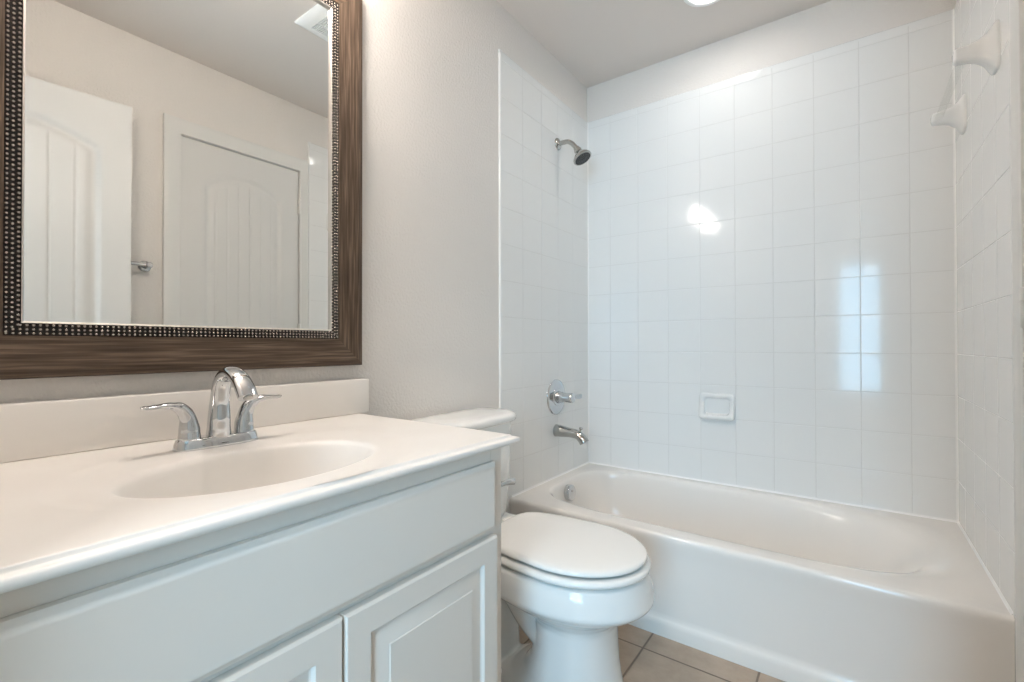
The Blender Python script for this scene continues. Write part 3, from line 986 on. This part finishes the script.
# ------------------------------------------------------------------ vanity light above the mirror (its glow shows in the tile)
vl = thing('vanity_light', 'chrome wall light with three frosted bell shades above the mirror', 'lamp', (MX, -1.91, 2.205))
b = bm_new(); box(b, MX, MX + .022, -2.27, -1.63, 2.165, 2.245, .008, 3)
obj('back_plate', b, M['chrome'], vl)
for y in (-2.20, -1.95, -1.70):
    b = bm_new()
    path = catmull([(MX + .02, y, 2.205), (.05, y, 2.207), (.11, y, 2.205), (.142, y, 2.192), (.150, y, 2.165)], 6)
    sweep(b, path, lambda t: (.007, .007), (0, 1, 0), 16)
    lathe(b, (.150, y, 2.190), (0, 0, -1), [(0, 0), (.020, 0), (.022, .004), (.022, .020), (.018, .024), (0, .024)], 28)
    arm = obj('lamp_arm', b, M['chrome'], vl)
    b = bm_new()
    lathe(b, (.150, y, 2.168), (0, 0, -1), [(.016, .0), (.024, .001), (.033, .008), (.042, .026), (.050, .055), (.056, .085), (.062, .112), (.060, .113), (.054, .085), (.048, .055), (.040, .027), (.031, .010), (.014, .004)], 36)
    obj('glass_shade', b, M['shade_glow'], arm)
    b = bm_new()
    lathe(b, (.150, y, 2.163), (0, 0, -1), [(.011, 0), (.012, .015), (.016, .025)] + [(.027 * math.sin(a), .050 - .027 * math.cos(a)) for a in [0.62 + (PI - 0.62) * k / 14 for k in range(15)]], 28)
    obj('bulb', b, M['bulb_glow'], arm)

# ------------------------------------------------------------------ recessed lamp over the tub
LX, LYc = 0.725, -0.365
rl = thing('recessed_light', 'round recessed light in the ceiling over the bathtub', 'ceiling light', (LX, LYc, CEIL))
b = bm_new()
lathe(b, (LX, LYc, CEIL + .001), (0, 0, -1), [(.094, 0), (.0945, .003), (.092, .0065), (.084, .0085), (.074, .0075), (.069, .003), (.068, -.0005)], 56)
obj('trim_ring', b, M['vent'], rl)
b = bm_new()
lathe(b, (LX, LYc, CEIL - .0008), (0, 0, -1), [(.0, 0), (.069, 0), (.069, .003), (.05, .0045), (0, .005)], 48)
obj('lens', b, M['can_glow'], rl)

# made-up ceiling lamp in the unseen bedroom, added as fill through the doorway
bl = thing('bedroom_fill_light', 'added fill light shaped as a round ceiling lamp in the unseen bedroom', 'ceiling light', (1.2, -3.3, CEIL))
b = bm_new(); lathe(b, (1.2, -3.3, CEIL), (0, 0, -1), [(.17, 0), (.172, .02), (.165, .03), (.16, .02)], 40)
obj('rim', b, M['nickel'], bl)
b = bm_new(); lathe(b, (1.2, -3.3, CEIL - .01), (0, 0, -1), [(.16, 0), (.155, .03), (.12, .06), (.06, .078), (0, .082)], 40)
obj('fill_bowl', b, M['fill_glow'], bl)

# ------------------------------------------------------------------ exhaust fan grille in the ceiling (seen in the mirror)
vx0, vx1, vy0, vy1 = 0.567, 0.822, -1.258, -1.003
ef = thing('exhaust_fan', 'square white exhaust fan grille on the ceiling, seen in the mirror corner', 'vent', ((vx0 + vx1) / 2, (vy0 + vy1) / 2, CEIL))
b = bm_new()
rings = []
for ins, z in ((0, CEIL), (0, CEIL - .006), (.004, CEIL - .010), (.03, CEIL - .021), (.05, CEIL - .024), (.052, CEIL - .021), (.053, CEIL - .010)):
    rings.append([Vector((vx0 + ins, vy0 + ins, z)), Vector((vx1 - ins, vy0 + ins, z)), Vector((vx1 - ins, vy1 - ins, z)), Vector((vx0 + ins, vy1 - ins, z))])
loft(b, rings, cap0=False, cap1=False)
obj('cover', b, M['vent'], ef, smooth=30)
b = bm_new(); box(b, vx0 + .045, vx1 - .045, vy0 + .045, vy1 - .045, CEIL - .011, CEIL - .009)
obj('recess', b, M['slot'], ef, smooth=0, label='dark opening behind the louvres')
b = bm_new()
nl = 15
for k in range(nl):
    yc = vy0 + .058 + (vy1 - vy0 - .116) * k / (nl - 1)
    box(b, vx0 + .05, vx1 - .05, yc - .0024, yc + .0024, CEIL - .0235, CEIL - .014, .0008, 1)
for xc in (vx0 + .10, vx1 - .10):
    box(b, xc - .004, xc + .004, vy0 + .05, vy1 - .05, CEIL - .0225, CEIL - .012, .001, 1)
obj('grille', b, M['vent'], ef, smooth=30)

# ------------------------------------------------------------------ shower head
sh = thing('shower_sprayer', 'chrome shower head on bent arm high on the tiled wall', 'shower', (0, -0.33, 2.02))
SY = -0.330
b = bm_new()
lathe(b, (-0.002, SY, 2.020), (1, 0, 0), [(0, 0), (.030, 0), (.030, .003), (.027, .007), (.018, .011), (.0135, .013), (.0125, .016), (0, .016)], 40)
obj('wall_flange', b, M['nickel'], sh)
b = bm_new()
path = catmull([(0.0, SY, 2.020), (.03, SY, 2.020), (.058, SY, 2.017), (.080, SY, 2.003), (.097, SY, 1.984), (.108, SY, 1.970)], 7)
sweep(b, path, lambda t: (.0115, .0115), (0, 1, 0), 20)
obj('shower_arm', b, M['nickel'], sh)
hd = Vector((.50, 0, -.866)).normalized()
ho = Vector((.105, SY, 1.974))
b = bm_new()
lathe(b, ho, hd, [(0, -.002), (.0135, -.002), (.0155, .002), (.0155, .010), (.0185, .013), (.0195, .018), (.0175, .024), (.0185, .028), (.026, .036), (.036, .047), (.044, .057), (.047, .062), (.047, .068), (.044, .0705), (.040, .0705), (.039, .067), (0, .067)], 44)
head = obj('head', b, M['nickel'], sh)
b = bm_new()
lathe(b, ho + hd * .067, hd, [(.0385, -.001), (.0385, .0015), (.032, .0028), (.022, .0024), (.020, .0035), (.010, .0040), (0, .0040)], 40)
obj('spray_face', b, M['dark'], head, label='dark grey spray face')
b = bm_new()
for n_, rr in ((8, .012), (14, .021), (20, .030)):
    for k in range(n_):
        t = 2 * PI * k / n_
        a_ = hd.cross(Vector((0, 1, 0))).normalized()
        p = ho + hd * .069 + a_ * rr * math.cos(t) + Vector((0, 1, 0)) * rr * math.sin(t)
        lathe(b, p, hd, [(.0016, 0), (.0012, .003), (0, .0032)], 8)
obj('spray_nozzles', b, M['nickel'], head)

# ------------------------------------------------------------------ shower valve
VYc, VZc = -0.353, 0.748
va = thing('shower_valve', 'round chrome shower valve plate with lever handle above tub spout', 'shower valve', (0, VYc, VZc))
b = bm_new()
lathe(b, (-.001, VYc, VZc), (1, 0, 0), [(0, 0), (.0870, 0), (.0875, .002), (.086, .005), (.078, .0085), (.060, .0105), (.045, .011), (.043, .014), (.040, .015), (0, .015)], 64)
obj('wall_plate', b, M['chrome'], va)
b = bm_new()
lathe(b, (.013, VYc, VZc), (1, 0, 0), [(0, 0), (.031, 0), (.031, .004), (.028, .012), (.0255, .026), (.0255, .030), (.0240, .031), (.0230, .060), (.0245, .061), (.0245, .078), (.022, .084), (.012, .087), (0, .088)], 40)
hub = obj('handle_hub', b, M['chrome'], va)
b = bm_new()
path = catmull([(.080, VYc + .004, VZc), (.087, VYc + .024, VZc + .001), (.094, VYc + .045, VZc + .002), (.101, VYc + .066, VZc + .004), (.104, VYc + .074, VZc + .005)], 6)
sweep(b, path, lerp_table([(0, .011, .010), (.3, .009, .007), (.7, .012, .006), (.93, .011, .005), (1, .004, .002)]), (0, 0, 1), 20)
obj('lever', b, M['chrome'], hub)

# ------------------------------------------------------------------ tub spout
ts = thing('tub_spout', 'chrome tub spout with diverter knob below the shower valve', 'tub spout', (0, -0.354, 0.58))
PY = -0.354
b = bm_new()
path = catmull([(-.001, PY, .582), (.02, PY, .582), (.06, PY, .580), (.095, PY, .578), (.124, PY, .572), (.145, PY, .556), (.158, PY, .538)], 8)
sweep(b, path, lerp_table([(0, .030, .0305), (.15, .0285, .029), (.45, .0235, .0225), (.70, .0235, .0215), (.85, .0245, .0225), (.97, .0250, .0235), (1, .0235, .022)]), (0, 1, 0), 36)
spb = obj('spout_body', b, M['nickel'], ts)
b = bm_new()
lathe(b, (.134, PY, .588), (.25, 0, .97), [(.0045, 0), (.0045, .012), (.0085, .014), (.0095, .018), (.0085, .023), (0, .0245)], 24)
obj('diverter_knob', b, M['nickel'], spb)

# ------------------------------------------------------------------ ceramic soap dish
sd_ = thing('soap_dish', 'white ceramic soap dish set in the tiled wall above the bathtub', 'soap dish', (.673, 0, .715))
b = bm_new()
sx0, sx1, sz0, sz1 = .594, .754, .652, .776
def rr_ring(x0, x1, z0, z1, y, r, k=6):
    pts = []
    for (cx, cz, a0) in ((x1 - r, z1 - r, 0), (x0 + r, z1 - r, 90), (x0 + r, z0 + r, 180), (x1 - r, z0 + r, 270)):
        for i in range(k + 1):
            a = math.radians(a0 + 90 * i / k)
            pts.append(Vector((cx + r * math.cos(a), y, cz + r * math.sin(a))))
    return pts
def dish(ins, y_top, y_bot, r):
    ring = rr_ring(sx0 + ins, sx1 - ins, sz0 + ins, sz1 - ins, 0, r)
    for p in ring:
        t = (p.z - (sz0 + ins)) / (sz1 - sz0 - 2 * ins)
        k = max(0.0, 1 - t / 0.42)
        k = k * k * (3 - 2 * k)
        p.y = -(y_top + (y_bot - y_top) * k)
    return ring
rings = [dish(0, -.001, -.001, .018), dish(0, .003, .014, .018), dish(.002, .006, .028, .019), dish(.006, .0085, .036, .020), dish(.012, .0095, .0385, .020), dish(.018, .0085, .037, .018), dish(.022, .006, .032, .016), dish(.024, .001, .021, .014)]
last = rr_ring(sx0 + .026, sx1 - .026, sz0 + .030, sz1 - .026, .004, .01)
rings.append(last)
loft(b, rings)
obj('dish_body', b, M['dish'], sd_, smooth=60)
b = bm_new()
for k in range(4):
    xc = .638 + k * .0235
    path = catmull([(xc, -.006, sz0 + .026), (xc, -.018, sz0 + .0225), (xc, -.032, sz0 + .0205)], 4)
    sweep(b, path, lambda t: (.0030, .0026), (1, 0, 0), 10)
obj('drain_ridge', b, M['dish'], sd_)

# ------------------------------------------------------------------ ceramic towel bar inside the shower, right wall
tb = thing('shower_towel_bar', 'white ceramic brackets holding a clear rod on right tiled wall', 'towel bar', (W, -.40, 1.79))
BZ = 1.792
def bracket(y, pos):
    b = bm_new()
    rings = []
    for (d, zl, zh, hw_) in ((-.001, -.066, .060, .040), (.004, -.066, .060, .040), (.008, -.063, .057, .038), (.013, -.056, .049, .033), (.022, -.041, .036, .026), (.036, -.029, .0265, .021), (.052, -.0225, .0215, .0190), (.068, -.020, .0190, .0185), (.079, -.019, .0180, .0180), (.084, -.016, .0150, .0155), (.0855, -.010, .009, .010)):
        ring = []
        zc, zhf = (zl + zh) / 2, (zh - zl) / 2
        for k in range(40):
            t = 2 * PI * k / 40
            c, s = math.cos(t), math.sin(t)
            ring.append(Vector((W - d, y + hw_ * math.copysign(abs(c) ** (2 / 4.2), c), BZ + zc + zhf * math.copysign(abs(s) ** (2 / 4.2), s))))
        rings.append(ring)
    loft(b, rings)
    return obj('bracket', b, M['dish'], tb, smooth=50, label='white ceramic bracket at the %s end' % pos)
bracket(-.625, 'near'); bracket(-.185, 'corner')
b = bm_new()
lathe(b, (W - .066, -.612, BZ - .003), (0, 1, 0), [(0, 0), (.0105, 0), (.0105, .414), (0, .414)], 24)
obj('rod', b, M['acrylic'], tb, label='clear acrylic rod')

# ------------------------------------------------------------------ chrome towel bar on the right wall (seen in the mirror)
cb = thing('towel_bar', 'chrome towel bar on the painted wall, seen in the mirror beside the white door', 'towel bar', (XR, -1.90, 1.381))
for y in (-1.605, -2.215):
    b = bm_new()
    lathe(b, (XR + .001, y, 1.381), (-1, 0, 0), [(0, 0), (.026, 0), (.026, .005), (.022, .009), (.013, .012), (.011, .022), (.0115, .045), (.014, .054), (.014, .070), (.011, .074), (0, .075)], 32)
    obj('bracket', b, M['chrome'], cb)
b = bm_new()
lathe(b, (XR - .062, -2.225, 1.381), (0, 1, 0), [(0, 0), (.0085, 0), (.0085, .63), (0, .63)], 24)
obj('bar', b, M['chrome'], cb)
